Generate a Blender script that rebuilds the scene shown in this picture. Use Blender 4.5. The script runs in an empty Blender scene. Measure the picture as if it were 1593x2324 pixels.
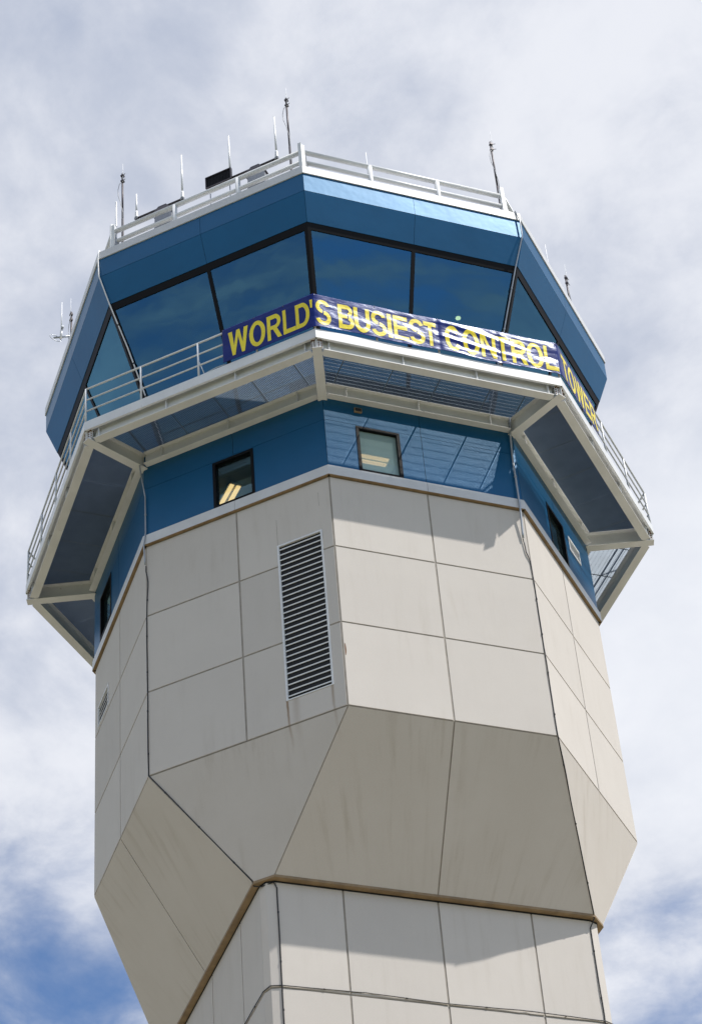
import bpy, bmesh, math, random
from mathutils import Vector, Matrix, noise
PI = math.pi; R = math.radians
random.seed(7)
sc = bpy.context.scene
col = sc.collection

# ------------------------------------------------------------------ camera
ZS = 36.0                                   # height of the ledge under the blue storey above the ground
PAN, PITCH, ROLL = 0.04676, 0.72860, -0.11544
fwd = Vector((math.sin(PAN)*math.cos(PITCH), math.cos(PAN)*math.cos(PITCH), math.sin(PITCH)))
rt = Vector((math.cos(PAN), -math.sin(PAN), 0)); up = rt.cross(fwd)
r2 = rt*math.cos(ROLL) + up*math.sin(ROLL); u2 = -rt*math.sin(ROLL) + up*math.cos(ROLL)
cam = bpy.data.cameras.new('camera'); camo = bpy.data.objects.new('camera', cam); col.objects.link(camo)
M = Matrix((r2, u2, -fwd)).transposed().to_4x4(); M.translation = Vector((0, -42.39, ZS-34.223)); camo.matrix_world = M
cam.sensor_fit = 'VERTICAL'; cam.sensor_height = 24; cam.sensor_width = 24
cam.lens = 24*5374.8/2324; cam.shift_x = -155/2324; cam.clip_start = .1; cam.clip_end = 12000
sc.camera = camo

# ------------------------------------------------------------------ sun and sky
SUN_EL = R(58.5); sh = Vector((.926, -.376)).normalized()
SUN = Vector((sh.x*math.cos(SUN_EL), sh.y*math.cos(SUN_EL), math.sin(SUN_EL)))
sl = bpy.data.lights.new('sun', 'SUN'); sl.energy = 5.0; sl.angle = R(.53); sl.color = (1, .955, .89)
so = bpy.data.objects.new('sun', sl); col.objects.link(so); so.location = (30, -20, 90)
so.rotation_euler = SUN.to_track_quat('Z', 'Y').to_euler()
sc.view_settings.view_transform = 'Standard'; sc.view_settings.look = 'None'; sc.view_settings.exposure = 0
sc.view_settings.gamma = 1

world = bpy.data.worlds.new('World'); sc.world = world; world.use_nodes = True
nt = world.node_tree; nt.nodes.clear(); N = nt.nodes.new; Lk = nt.links.new
def nd(tree, kind, **kw):
    n = tree.nodes.new(kind)
    for k, v in kw.items():
        if k[0] == '_': n.inputs[int(k[1:])].default_value = v
        else: setattr(n, k, v)
    return n
def mth(tree, op, a, b=None, c=None, clamp=False):
    n = tree.nodes.new('ShaderNodeMath'); n.operation = op; n.use_clamp = clamp
    for i, v in enumerate((a, b, c)):
        if v is None: continue
        if isinstance(v, (int, float)): n.inputs[i].default_value = v
        else: tree.links.new(v, n.inputs[i])
    return n.outputs[0]
def mixc(tree, f, a, b):
    n = tree.nodes.new('ShaderNodeMix'); n.data_type = 'RGBA'
    for s, v in ((n.inputs[0], f), (n.inputs[6], a), (n.inputs[7], b)):
        if isinstance(v, (int, float)): s.default_value = v
        elif isinstance(v, tuple): s.default_value = (*v, 1) if len(v) == 3 else v
        else: tree.links.new(v, s)
    return n.outputs[2]
def smooth(tree, v, lo, hi):
    n = tree.nodes.new('ShaderNodeMapRange'); n.interpolation_type = 'SMOOTHSTEP'
    tree.links.new(v, n.inputs[0]); n.inputs[1].default_value = lo; n.inputs[2].default_value = hi
    return n.outputs[0]
out = N('ShaderNodeOutputWorld'); bg = N('ShaderNodeBackground'); Lk(bg.outputs[0], out.inputs[0])
sky = N('ShaderNodeTexSky'); sky.sky_type = 'NISHITA'; sky.sun_disc = False
sky.sun_elevation = SUN_EL; sky.sun_rotation = math.atan2(sh.x, sh.y); sky.altitude = 1200
sky.air_density = 1.0; sky.dust_density = .25; sky.ozone_density = 3.0
tc = N('ShaderNodeTexCoord'); sep = N('ShaderNodeSeparateXYZ'); Lk(tc.outputs['Generated'], sep.inputs[0])
zz = mth(nt, 'MAXIMUM', mth(nt, 'ADD', sep.outputs[2], .12), .05)
cx_ = mth(nt, 'DIVIDE', sep.outputs[0], zz); cy_ = mth(nt, 'DIVIDE', sep.outputs[1], zz)
cmb = N('ShaderNodeCombineXYZ'); Lk(cx_, cmb.inputs[0]); Lk(cy_, cmb.inputs[1])
def cloud_noise(scale, detail, rough, off, stretch=(1, 1, 1), rot=0, dist=0):
    mp = N('ShaderNodeMapping'); Lk(cmb.outputs[0], mp.inputs[0]); mp.inputs[1].default_value = off
    mp.inputs[2].default_value = (0, 0, rot); mp.inputs[3].default_value = stretch
    n = N('ShaderNodeTexNoise'); Lk(mp.outputs[0], n.inputs[0]); n.inputs['Scale'].default_value = scale
    n.inputs['Detail'].default_value = detail; n.inputs['Roughness'].default_value = rough
    n.inputs['Distortion'].default_value = dist
    return n.outputs[0]
n1 = cloud_noise(3.2, 6, .52, (3.1, 1.7, 0), (1, .9, 1), R(25), .2)
n2 = cloud_noise(9.0, 8, .60, (7.3, 2.2, 0), (1, .8, 1), R(20), .25)
n4 = cloud_noise(20, 6, .6, (2.3, 8.2, 0), (1, .8, 1), R(30), .2)
n3 = cloud_noise(1.1, 3, .5, (1.3, 5.2, 0))
def patch(dx, dy, dz, lo, hi):                # soft opening in the cloud round a direction of the sky
    v = Vector((dx, dy, dz)).normalized(); n = N('ShaderNodeVectorMath'); n.operation = 'DOT_PRODUCT'
    Lk(tc.outputs['Generated'], n.inputs[0]); n.inputs[1].default_value = v
    return smooth(nt, n.outputs['Value'], math.cos(R(lo)), math.cos(R(hi)))
def imdir(x, y):                              # direction of a place in the sky
    v = r2*((x-.5)*1593-155) + u2*(-(y-.5)*2324) + fwd*5374.8
    return tuple(v.normalized())
hole1 = patch(*imdir(-.03, 1.03), 9.5, 1.5); hole2 = patch(*imdir(1.05, 1.0), 6.0, .5)
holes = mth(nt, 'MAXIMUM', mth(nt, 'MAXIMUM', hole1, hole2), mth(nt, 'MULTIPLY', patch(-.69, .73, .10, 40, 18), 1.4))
cov = mth(nt, 'ADD', mth(nt, 'MULTIPLY', n1, .85), mth(nt, 'MULTIPLY', n2, .75))
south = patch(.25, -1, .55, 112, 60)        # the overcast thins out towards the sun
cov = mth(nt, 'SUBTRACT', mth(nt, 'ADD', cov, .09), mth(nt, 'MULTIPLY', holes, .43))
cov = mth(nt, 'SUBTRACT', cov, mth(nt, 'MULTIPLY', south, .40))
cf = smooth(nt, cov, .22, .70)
shade = mth(nt, 'ADD', mth(nt, 'ADD', mth(nt, 'MULTIPLY', n2, .5), mth(nt, 'MULTIPLY', n1, .45)), mth(nt, 'MULTIPLY', n4, .22))
shade = smooth(nt, shade, .45, .72)
cloud = mixc(nt, shade, (.52, .57, .69), (.86, .88, .94))
bright = patch(*imdir(1.0, .62), 7, 0)
cloud = mixc(nt, mth(nt, 'MULTIPLY', bright, .75), cloud, (.93, .95, 1.0))
skyc = nd(nt, 'ShaderNodeVectorMath', operation='MULTIPLY'); Lk(sky.outputs[0], skyc.inputs[0]); skyc.inputs[1].default_value = (.128, .146, .162)
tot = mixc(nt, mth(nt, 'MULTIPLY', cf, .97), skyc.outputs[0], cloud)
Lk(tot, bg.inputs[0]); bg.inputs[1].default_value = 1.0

# ------------------------------------------------------------------ materials
def mat(name):
    m = bpy.data.materials.new(name); m.use_nodes = True
    return m, m.node_tree, m.node_tree.nodes['Principled BSDF']
def tex(t, scale, detail=5, rough=.55, stretch=(1, 1, 1), dist=0):
    c = t.nodes.new('ShaderNodeTexCoord'); mp = t.nodes.new('ShaderNodeMapping'); t.links.new(c.outputs['Object'], mp.inputs[0])
    mp.inputs[3].default_value = stretch
    n = t.nodes.new('ShaderNodeTexNoise'); t.links.new(mp.outputs[0], n.inputs[0]); n.inputs['Scale'].default_value = scale
    n.inputs['Detail'].default_value = detail; n.inputs['Roughness'].default_value = rough; n.inputs['Distortion'].default_value = dist
    return n.outputs[0]
def bump(t, b, h, strength, dist=.01):
    n = t.nodes.new('ShaderNodeBump'); t.links.new(h, n.inputs['Height']); n.inputs['Strength'].default_value = strength
    n.inputs['Distance'].default_value = dist; t.links.new(n.outputs[0], b.inputs['Normal'])
def simple(name, c, rough=.5, metal=0, spec=.5, vary=.12, scale=3.0, bmp=0, c2=None):
    m, t, b = mat(name); b.inputs['Roughness'].default_value = rough; b.inputs['Metallic'].default_value = metal
    b.inputs['Specular IOR Level'].default_value = spec
    n = smooth(t, tex(t, scale), .3, .7); c2 = c2 or tuple(x*(1-vary) for x in c)
    t.links.new(mixc(t, n, c2, c), b.inputs['Base Color'])
    if bmp: bump(t, b, tex(t, 60, 3), bmp, .003)
    return m
def dotc(t, vec):
    c = t.nodes.new('ShaderNodeTexCoord'); n = t.nodes.new('ShaderNodeVectorMath'); n.operation = 'DOT_PRODUCT'
    t.links.new(c.outputs['Object'], n.inputs[0]); n.inputs[1].default_value = vec
    return n.outputs['Value']

def concrete(name, c, c2, streak, sc_='both', rust=False):
    m, t, b = mat(name); b.inputs['Roughness'].default_value = .82; b.inputs['Specular IOR Level'].default_value = .25
    n = smooth(t, tex(t, .7, 6, .6), .3, .72); base = mixc(t, n, c2, c)
    # rain streaks: run down the fall line of every face, so they depend on the bearing round the tower
    tcn = t.nodes.new('ShaderNodeTexCoord'); sx_ = t.nodes.new('ShaderNodeSeparateXYZ'); t.links.new(tcn.outputs['Object'], sx_.inputs[0])
    az = mth(t, 'ARCTAN2', sx_.outputs[1], sx_.outputs[0]); cb = t.nodes.new('ShaderNodeCombineXYZ')
    t.links.new(mth(t, 'MULTIPLY', az, 15), cb.inputs[0]); t.links.new(mth(t, 'MULTIPLY', sx_.outputs[2], .30), cb.inputs[1])
    sn = t.nodes.new('ShaderNodeTexNoise'); t.links.new(cb.outputs[0], sn.inputs[0]); sn.inputs['Scale'].default_value = 1.6; sn.inputs['Detail'].default_value = 6; sn.inputs['Roughness'].default_value = .62
    s = mth(t, 'MULTIPLY', smooth(t, sn.outputs[0], .46, .76), smooth(t, tex(t, .45, 3), .36, .66))
    base = mixc(t, mth(t, 'MULTIPLY', s, streak), base, (.27, .215, .14))
    oi = t.nodes.new('ShaderNodeObjectInfo'); tone = mth(t, 'ADD', .955, mth(t, 'MULTIPLY', oi.outputs['Random'], .09))
    sc2 = t.nodes.new('ShaderNodeVectorMath'); sc2.operation = 'SCALE'; t.links.new(base, sc2.inputs[0]); t.links.new(tone, sc2.inputs['Scale']); base = sc2.outputs[0]
    fine = smooth(t, tex(t, 45, 3, .6), .35, .7); base = mixc(t, mth(t, 'MULTIPLY', fine, .10), base, (.72, .70, .66))
    if rust:
        zc = dotc(t, (0, 0, 1)); u = dotc(t, tuple(FU(1)))
        for uc, st, w in ((.935, .9, .045), (1.93, .55, .05), (1.12, .25, .12)):
            wob = mth(t, 'MULTIPLY', mth(t, 'SUBTRACT', tex(t, 2.0, 2), .5), .10)
            du = mth(t, 'ABSOLUTE', mth(t, 'SUBTRACT', mth(t, 'ADD', u, wob), uc))
            a = mth(t, 'SUBTRACT', 1, smooth(t, du, 0, w)); zf = mth(t, 'SUBTRACT', 1, smooth(t, zc, ZS-5.74, ZS-5.70))
            z2 = smooth(t, zc, ZS-7.1, ZS-5.7)
            k = mth(t, 'MULTIPLY', mth(t, 'MULTIPLY', a, zf), mth(t, 'MULTIPLY', z2, st))
            base = mixc(t, k, base, (.22, .125, .05))
    t.links.new(base, b.inputs['Base Color'])
    bump(t, b, tex(t, 70, 4, .6), .25, .002)
    return m

# face frames: face 0 is the sunlit front, numbers go round clockwise seen from above
A0 = math.atan2(-.92985, .36794)
def FN(f): a = A0 - f*PI/4; return Vector((math.cos(a), math.sin(a), 0))
def FU(f): n = FN(f); return Vector((-n.y, n.x, 0))
def P(f, u, n, z): return FU(f)*u + FN(f)*n + Vector((0, 0, z+ZS))
T = math.tan(PI/8)

M_WALL = concrete('precast concrete', (.60, .56, .515), (.575, .535, .492), .14, rust=True)
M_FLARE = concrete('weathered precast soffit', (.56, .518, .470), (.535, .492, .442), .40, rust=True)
M_JOINT = simple('joint sealant', (.36, .325, .28), .8, vary=.22, scale=5)
M_DARK = simple('black shadow gap', (.012, .013, .016), .8)
M_SILL = simple('pale ledge flashing', (.66, .67, .69), .42, vary=.08)
def rusty(name, c, rough):
    m, t, b = mat(name); b.inputs['Roughness'].default_value = rough
    base = mixc(t, smooth(t, tex(t, 1.8), .3, .7), tuple(x*.90 for x in c), c)
    sp = mth(t, 'MULTIPLY', smooth(t, tex(t, 9, 6, .7), .66, .74), smooth(t, tex(t, 1.1, 3), .48, .6))
    t.links.new(mixc(t, sp, base, (.27, .15, .07)), b.inputs['Base Color'])
    return m
M_WHITE = rusty('white painted steel', (.76, .775, .79), .42)
M_STEEL = rusty('off white painted beam', (.76, .765, .76), .5)
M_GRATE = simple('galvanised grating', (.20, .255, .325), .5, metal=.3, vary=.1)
M_GALV = simple('galvanised conduit', (.42, .45, .48), .4, metal=.6, vary=.2)
M_RUST = simple('rust', (.20, .085, .03), .85, vary=.5, scale=40)
M_BLACKM = simple('black anodised frame', (.004, .004, .005), .45, spec=.15)
M_CABLE = simple('black cable', (.012, .012, .014), .45)
M_POLE = simple('dark weathered pole', (.085, .075, .085), .5, metal=.4, vary=.3)
M_RADOME = simple('white fibreglass', (.80, .81, .83), .35)
M_BROWN = simple('brown soffit trim', (.31, .215, .115), .6, vary=.3, scale=4)
M_ROOF = simple('roof membrane', (.45, .45, .46), .8)
M_CEIL = simple('ceiling tiles', (.55, .60, .60), .8)
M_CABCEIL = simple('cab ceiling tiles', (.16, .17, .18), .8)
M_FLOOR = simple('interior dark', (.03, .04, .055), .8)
M_COWL = simple('grey cowl metal', (.30, .31, .33), .5, metal=.3)
M_LAMP, t_, b_ = mat('lit tube'); b_.inputs['Emission Color'].default_value = (1, .60, .24, 1); b_.inputs['Emission Strength'].default_value = 1.9
b_.inputs['Base Color'].default_value = (.9, .85, .7, 1)

M_BULB, t_, b_ = mat('lit bulb'); b_.inputs['Emission Color'].default_value = (1, .34, .10, 1); b_.inputs['Emission Strength'].default_value = 30
def bluepaint(name, c, c2, rough=.38, spec=.60):
    m, t, b = mat(name); b.inputs['Roughness'].default_value = rough; b.inputs['Specular IOR Level'].default_value = spec
    b.inputs['Metallic'].default_value = .24; b.inputs['Specular Tint'].default_value = (.66, .87, 1, 1)
    n = smooth(t, tex(t, .9, 5), .3, .7); t.links.new(mixc(t, n, c2, c), b.inputs['Base Color'])
    bump(t, b, tex(t, 1.1, 3), .16, .05)
    return m
M_BLUE = bluepaint('blue metallic panel', (.001, .094, .228), (.001, .084, .205))

def glass(name, tint, refl, fac, rough=.012, dust=0):
    m, t, b = mat(name); t.nodes.remove(b); o = t.nodes['Material Output']
    g = t.nodes.new('ShaderNodeBsdfGlossy'); g.inputs['Color'].default_value = (*refl, 1); g.inputs['Roughness'].default_value = rough
    tr = t.nodes.new('ShaderNodeBsdfTransparent'); tr.inputs['Color'].default_value = (*tint, 1)
    ge = t.nodes.new('ShaderNodeNewGeometry'); dp = t.nodes.new('ShaderNodeVectorMath'); dp.operation = 'DOT_PRODUCT'
    t.links.new(ge.outputs['Incoming'], dp.inputs[0]); t.links.new(ge.outputs['Normal'], dp.inputs[1])
    sch = mth(t, 'POWER', mth(t, 'SUBTRACT', 1, mth(t, 'ABSOLUTE', dp.outputs['Value']), clamp=True), 5)
    f = mth(t, 'ADD', mth(t, 'MULTIPLY', sch, 1-fac), fac, clamp=True)
    mx = t.nodes.new('ShaderNodeMixShader'); t.links.new(f, mx.inputs[0]); t.links.new(tr.outputs[0], mx.inputs[1]); t.links.new(g.outputs[0], mx.inputs[2])
    if dust:
        df = t.nodes.new('ShaderNodeBsdfDiffuse'); df.inputs[0].default_value = (.45, .62, .62, 1); m2 = t.nodes.new('ShaderNodeMixShader')
        m2.inputs[0].default_value = dust; t.links.new(mx.outputs[0], m2.inputs[1]); t.links.new(df.outputs[0], m2.inputs[2]); mx = m2
    t.links.new(mx.outputs[0], o.inputs[0])
    bn = t.nodes.new('ShaderNodeBump'); t.links.new(tex(t, .8, 2), bn.inputs['Height']); bn.inputs['Strength'].default_value = .03; bn.inputs['Distance'].default_value = .05
    t.links.new(bn.outputs[0], g.inputs['Normal'])
    return m
M_GLASS = glass('blue tinted cab glass', (.15, .31, .40), (.27, .66, .95), .16)
M_WGLASS = glass('window glass', (.72, .80, .82), (.45, .80, 1.0), .07, dust=.015)
M_DUSTY = glass('dusty window glass', (.86, .90, .90), (.65, .90, 1.0), .07, dust=.46)

# ------------------------------------------------------------------ mesh helpers
class MB:
    def __init__(s): s.v = []; s.f = []
    def face(s, pts):
        k = len(s.v); s.v += [Vector(p) for p in pts]; s.f.append(tuple(range(k, k+len(pts))))
    def hexa(s, a, b):                       # a, b: matching loops, solid between them
        k = len(s.v); n = len(a); s.v += [Vector(p) for p in a] + [Vector(p) for p in b]
        s.f.append(tuple(range(k, k+n))); s.f.append(tuple(range(k+2*n-1, k+n-1, -1)))
        for i in range(n): j = (i+1) % n; s.f.append((k+j, k+i, k+n+i, k+n+j))
    def fbox(s, f, u0, u1, n0, n1, z0, z1):
        s.hexa([P(f, u0, n1, z0), P(f, u1, n1, z0), P(f, u1, n1, z1), P(f, u0, n1, z1)],
               [P(f, u0, n0, z0), P(f, u1, n0, z0), P(f, u1, n0, z1), P(f, u0, n0, z1)])
    def slab(s, f, z0, r0, z1, r1, ul0, ur0, ul1, ur1, th):   # leaning plate on a face
        d = Vector((z1-z0, -(r1-r0))).normalized()*th         # (n, z) normal of the plate
        a = [(ul0, r0, z0), (ur0, r0, z0), (ur1, r1, z1), (ul1, r1, z1)]
        s.hexa([P(f, *q) for q in a], [P(f, q[0], q[1]-d.x, q[2]-d.y) for q in a])
    def beam(s, a, b, w, z0, z1):            # horizontal bar from a to b (z of a, b ignored), heights z0..z1
        a = Vector((a.x, a.y, 0)); b = Vector((b.x, b.y, 0)); d = (b-a).normalized(); l = Vector((-d.y, d.x, 0))*w/2
        s.hexa([a-l+Vector((0, 0, z0+ZS)), b-l+Vector((0, 0, z0+ZS)), b+l+Vector((0, 0, z0+ZS)), a+l+Vector((0, 0, z0+ZS))],
               [a-l+Vector((0, 0, z1+ZS)), b-l+Vector((0, 0, z1+ZS)), b+l+Vector((0, 0, z1+ZS)), a+l+Vector((0, 0, z1+ZS))])
    def tube(s, pts, r, n=10, r_end=None):
        pts = [Vector(p) for p in pts]; rings = []
        rr = [r if r_end is None else r+(r_end-r)*i/(len(pts)-1) for i in range(len(pts))]
        ref = None
        for i, p in enumerate(pts):
            d = (pts[min(i+1, len(pts)-1)]-pts[max(i-1, 0)]).normalized()
            if ref is None: ref = d.orthogonal().normalized()
            ref = (ref-d*ref.dot(d)).normalized(); q = d.cross(ref)
            k = len(s.v)
            s.v += [p+(ref*math.cos(2*PI*j/n)+q*math.sin(2*PI*j/n))*rr[i] for j in range(n)]; rings.append(k)
        for a, b in zip(rings, rings[1:]):
            for j in range(n): s.f.append((a+j, a+(j+1) % n, b+(j+1) % n, b+j))
        s.f.append(tuple(rings[0]+j for j in range(n-1, -1, -1))); s.f.append(tuple(rings[-1]+j for j in range(n)))
    def build(s, name, m, parent=None, smooth_=False, loc=None):
        base = parent_loc(parent) if parent else Vector(loc or (0, 0, 0))
        me = bpy.data.meshes.new(name); me.from_pydata([tuple(v-base) for v in s.v], [], s.f); me.update()
        bm = bmesh.new(); bm.from_mesh(me); bmesh.ops.recalc_face_normals(bm, faces=bm.faces); bm.to_mesh(me); bm.free()
        me.materials.append(m); o = bpy.data.objects.new(name, me); col.objects.link(o)
        if parent: o.parent = parent
        else: o.location = base
        if smooth_:
            for p in me.polygons: p.use_smooth = len(p.vertices) == 4
        return o
def parent_loc(o):
    v = Vector((0, 0, 0))
    while o: v += o.location; o = o.parent
    return v
def tag(o, label, cat, group=None, kind=None):
    if label: o['label'] = label
    if cat: o['category'] = cat
    if group: o['group'] = group
    if kind: o['kind'] = kind
    return o
def thing(name, label, cat, loc, group=None):
    o = bpy.data.objects.new(name, None); o.location = loc; o.empty_display_size = .2; col.objects.link(o)
    return tag(o, label, cat, group)
def ring(mb, z0, r0, z1, r1, faces=range(8), th=.03):
    for f in faces: mb.slab(f, z0, r0, z1, r1, -r0*T, r0*T, -r1*T, r1*T, th)
def octa(mb, r, z, flip=False):
    mb.face([P(f, -r*T, r, z) for f in range(8)])

# ------------------------------------------------------------------ ground
mg, t, b = mat('airfield grass'); b.inputs['Roughness'].default_value = .9
t.links.new(mixc(t, smooth(t, tex(t, .05, 8), .3, .7), (.075, .085, .035), (.13, .12, .055)), b.inputs['Base Color'])
bm = bmesh.new(); bmesh.ops.create_circle(bm, cap_ends=True, segments=96, radius=6000)
me = bpy.data.meshes.new('ground'); bm.to_mesh(me); bm.free(); me.materials.append(mg)
o = bpy.data.objects.new('ground', me); col.objects.link(o); tag(o, 'flat airfield grass round the tower foot', 'ground', kind='structure')
mg, t, b = mat('concrete apron'); b.inputs['Roughness'].default_value = .85
t.links.new(mixc(t, smooth(t, tex(t, .3, 8), .3, .7), (.31, .275, .22), (.39, .345, .28)), b.inputs['Base Color'])
bm = bmesh.new(); bmesh.ops.create_circle(bm, cap_ends=True, segments=64, radius=38, matrix=Matrix.Translation((0, 0, .004)))
me = bpy.data.meshes.new('pavement'); bm.to_mesh(me); bm.free(); me.materials.append(mg)
o = bpy.data.objects.new('pavement', me); col.objects.link(o); tag(o, 'pale concrete apron round the tower foot', 'pavement', kind='structure')

# ------------------------------------------------------------------ the tower
tower = thing('control_tower', 'tall octagonal control tower of beige concrete panels with blue storey, glass cab and white walkway', 'control tower', (0, 0, 0))
WR = 5.335; BR = 5.36
ZT, Z1, Z2, ZB = -.283, -2.232, -4.246, -6.344
G = .020                                    # half joint width

def rects(u0, u1, z0, z1, holes):           # split a panel round rectangular openings
    out = [(u0, u1, z0, z1)]
    for h in holes:
        nx = []
        for a, b, c, d in out:
            x0, x1, y0, y1 = max(a, h[0]), min(b, h[1]), max(c, h[2]), min(d, h[3])
            if x0 >= x1 or y0 >= y1: nx.append((a, b, c, d)); continue
            if a < x0: nx.append((a, x0, c, d))
            if x1 < b: nx.append((x1, b, c, d))
            if c < y0: nx.append((x0, x1, c, y0))
            if y1 < d: nx.append((x0, x1, y1, d))
        out = nx
    return out
louvre_hole = {1: [(.905, 1.962, -5.74, -1.665)], 2: [(-1.92, -.985, -2.14, -1.55)], 5: [(.905, 1.962, -5.74, -1.665)]}
for f in range(8):
    hw = WR*T
    for za, zb in ((Z1, ZT-.012), (Z2, Z1), (ZB, Z2)):
        for ua, ub in ((-hw, 0), (0, hw)):
            mb = MB(); hs = louvre_hole.get(f, [])
            a = ua+(G if ua == 0 else .022); b_ = ub-(G if ub == 0 else .022)
            for q in rects(a, b_, za+G, zb-G, hs):
                mb.fbox(f, q[0], q[1], WR-.05, WR, q[2], q[3])
                if hs and hs[0][2] < za and hs[0][3] > zb-.1: mb.build('wall_panel', M_WALL, tower); mb = MB()
            if mb.v: mb.build('wall_panel', M_WALL, tower)
mb = MB()
for f in range(8):                          # sealant layer seen in the joints
    rr = WR-.010
    for q in rects(-rr*T, rr*T, ZB, ZT-.004, louvre_hole.get(f, [])): mb.fbox(f, q[0], q[1], WR-.05+.002, rr, q[2], q[3])
mb.build('joint_sealant', M_JOINT, tower)

# flare under the pod: main faces (even) lean in more than the corner faces
ZF = -9.278; RM, RC = 3.623, 4.892
UM = (RC-RM*math.cos(PI/4))/math.sin(PI/4); UC = (RM-RC*math.cos(PI/4))/math.sin(PI/4)
for f in range(8):
    r1 = WR-.004; g = .015
    r0, hu = (RM, UM) if f % 2 == 0 else (RC, UC)
    segs = ((-1, 0), (0, 1)) if f % 2 == 0 else ((-1, 1),)
    for a, b_ in segs:
        mb = MB()
        la = (a*hu+g, a*r1*T+g) if a else (g, g); lb = (b_*hu-g, b_*r1*T-g) if b_ else (-g, -g)
        mb.slab(f, ZF, r0, ZB-G, r1, la[0], lb[0], la[1], lb[1], .05)
        mb.build('flare_panel', M_FLARE, tower)
mb = MB()
for f in range(8):
    r0, hu = (RM, UM) if f % 2 == 0 else (RC, UC)
    mb.slab(f, ZF+.003, r0-.016, ZB, WR-.019, -hu, hu, -WR*T, WR*T, .03)
mb.build('flare_joint_sealant', M_JOINT, tower)

# shaft outline: four wide faces, corners cut by two small facets
SR, SU = 3.485, 3.235
def shaft_out(r, u, ins=0):
    pts = []
    for f in (0, 6, 4, 2):                 # counter-clockwise
        pts += [P(f, -u, r, 0), P(f, u, r, 0), P(f, u+.185, r-.075, 0)]
    return pts
def ringz(pts, z): return [Vector((p.x, p.y, z+ZS)) for p in pts]
mb = MB(); a = shaft_out(3.625, UM); b_ = shaft_out(SR-.05, SU-.02)
def hull(r_, hu_, rc_, uc_):               # octagon of the flare foot
    pts = []
    for f in (0, 7, 6, 5, 4, 3, 2, 1):
        rr, uu = (r_, hu_) if f % 2 == 0 else (rc_, uc_)
        pts += [P(f, -uu, rr, 0)]
    return pts
oo = hull(RM+.004, UM, RC+.004, UC); ii = hull(RM-.05, UM, RC-.05, UC)
mb.hexa(ringz(oo, ZF-.055), ringz(oo, ZF-.002))
mb.build('soffit_trim', M_BROWN, tower)
mb = MB(); mb.hexa(ringz(shaft_out(SR+.012, SU+.01), ZF-.085), ringz(shaft_out(SR+.012, SU+.01), ZF-.057)); mb.build('trim_seal', M_DARK, tower)
ZJ = [ZF-.087, -11.63, -13.93]
UJ = [-SU, -1.90, .04, 1.985, SU]
for f in (0, 2, 4, 6):
    for k in range(2):
        for i in range(4):
            mb = MB()
            mb.fbox(f, UJ[i]+(G if i else .004), UJ[i+1]-(G if i < 3 else .004), SR-.05, SR, ZJ[k+1]+G, ZJ[k]-G*(k > 0))
            mb.build('wall_panel', M_WALL, tower)
    mb = MB(); k = 0; z = ZJ[2]
    while z > -35.9:
        zn = max(z-2.3, -36)
        for i in range(4): mb.fbox(f, UJ[i]+(G if i else .004), UJ[i+1]-(G if i < 3 else .004), SR-.05, SR, zn+G*(zn > -36), z-G)
        z = zn
    mb.build('shaft_cladding', M_WALL, tower)
mb = MB(); mb.hexa(ringz(shaft_out(SR-.014, SU-.01), -36), ringz(shaft_out(SR-.014, SU-.01), ZF-.03)); mb.build('shaft_core', M_JOINT, tower)
for f in (0, 2, 4, 6):                     # folded corner cladding
    for za, zb in ((ZJ[1], ZJ[0]), (-36, ZJ[1])):
        mb = MB(); p = [P(f, SU+.004, SR, 0), P(f, SU+.185, SR-.075, 0), P((f-2) % 8, -SU-.004, SR, 0)]
        q = [P(f, SU-.02, SR-.05, 0), P(f, SU+.12, SR-.13, 0), P((f-2) % 8, -SU+.02, SR-.05, 0)]
        for i in range(2):
            l = [p[i], p[i+1], q[i+1], q[i]]; mb.hexa(ringz(l, za+G), ringz(l, zb-(G if zb == ZJ[1] else 0)))
        mb.build('corner_cladding', M_WALL, tower)

# ledge flashing between concrete and blue storey
for f in range(8):
    mb = MB(); r = 5.40
    for a, b_ in ((-r*T, -.004), (.004, r*T)):
        mb.fbox(f, a, b_, 5.30, r, -.275, -.012)
    mb.build('ledge_flashing', M_SILL, tower)
    mb = MB(); mb.fbox(f, -5.405*T, 5.405*T, 5.31, 5.404, -.284, -.276); mb.build('drip_edge', M_BROWN, tower)

# blue storey
win = {0: (-1.513, -.512, .005, 1.342), 1: (-.513, .488, .005, 1.342), 2: (-1.66, -.66, .12, 1.40), 7: (-.50, .50, .02, 1.335), 4: (-.5, .5, .005, 1.342), 6: (-.5, .5, .005, 1.342)}
vent = {7: (.78, 1.46, .86, 1.27)}
for f in range(8):
    holes = [win[f]] if f in win else []
    holes = holes + ([vent[f]] if f in vent else [])
    for za, zb in ((-.012, 1.370), (1.370, 2.40)):
        for s in (-1, 1):
            mb = MB(); a, b_ = (-BR*T+.006, -.005) if s < 0 else (.005, BR*T-.006)
            for q in rects(a, b_, za+.004, zb-.004, holes): mb.fbox(f, q[0], q[1], BR-.04, BR, q[2], q[3])
            mb.build('blue_panel', M_BLUE, tower)
mb = MB()
for f in range(8):
    rr = BR-.012
    for q in rects(-rr*T, rr*T, -.01, 2.40, ([win[f]] if f in win else [])+([vent[f]] if f in vent else [])): mb.fbox(f, q[0], q[1], BR-.039, rr, q[2], q[3])
mb.build('panel_backing', M_DARK, tower)
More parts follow.
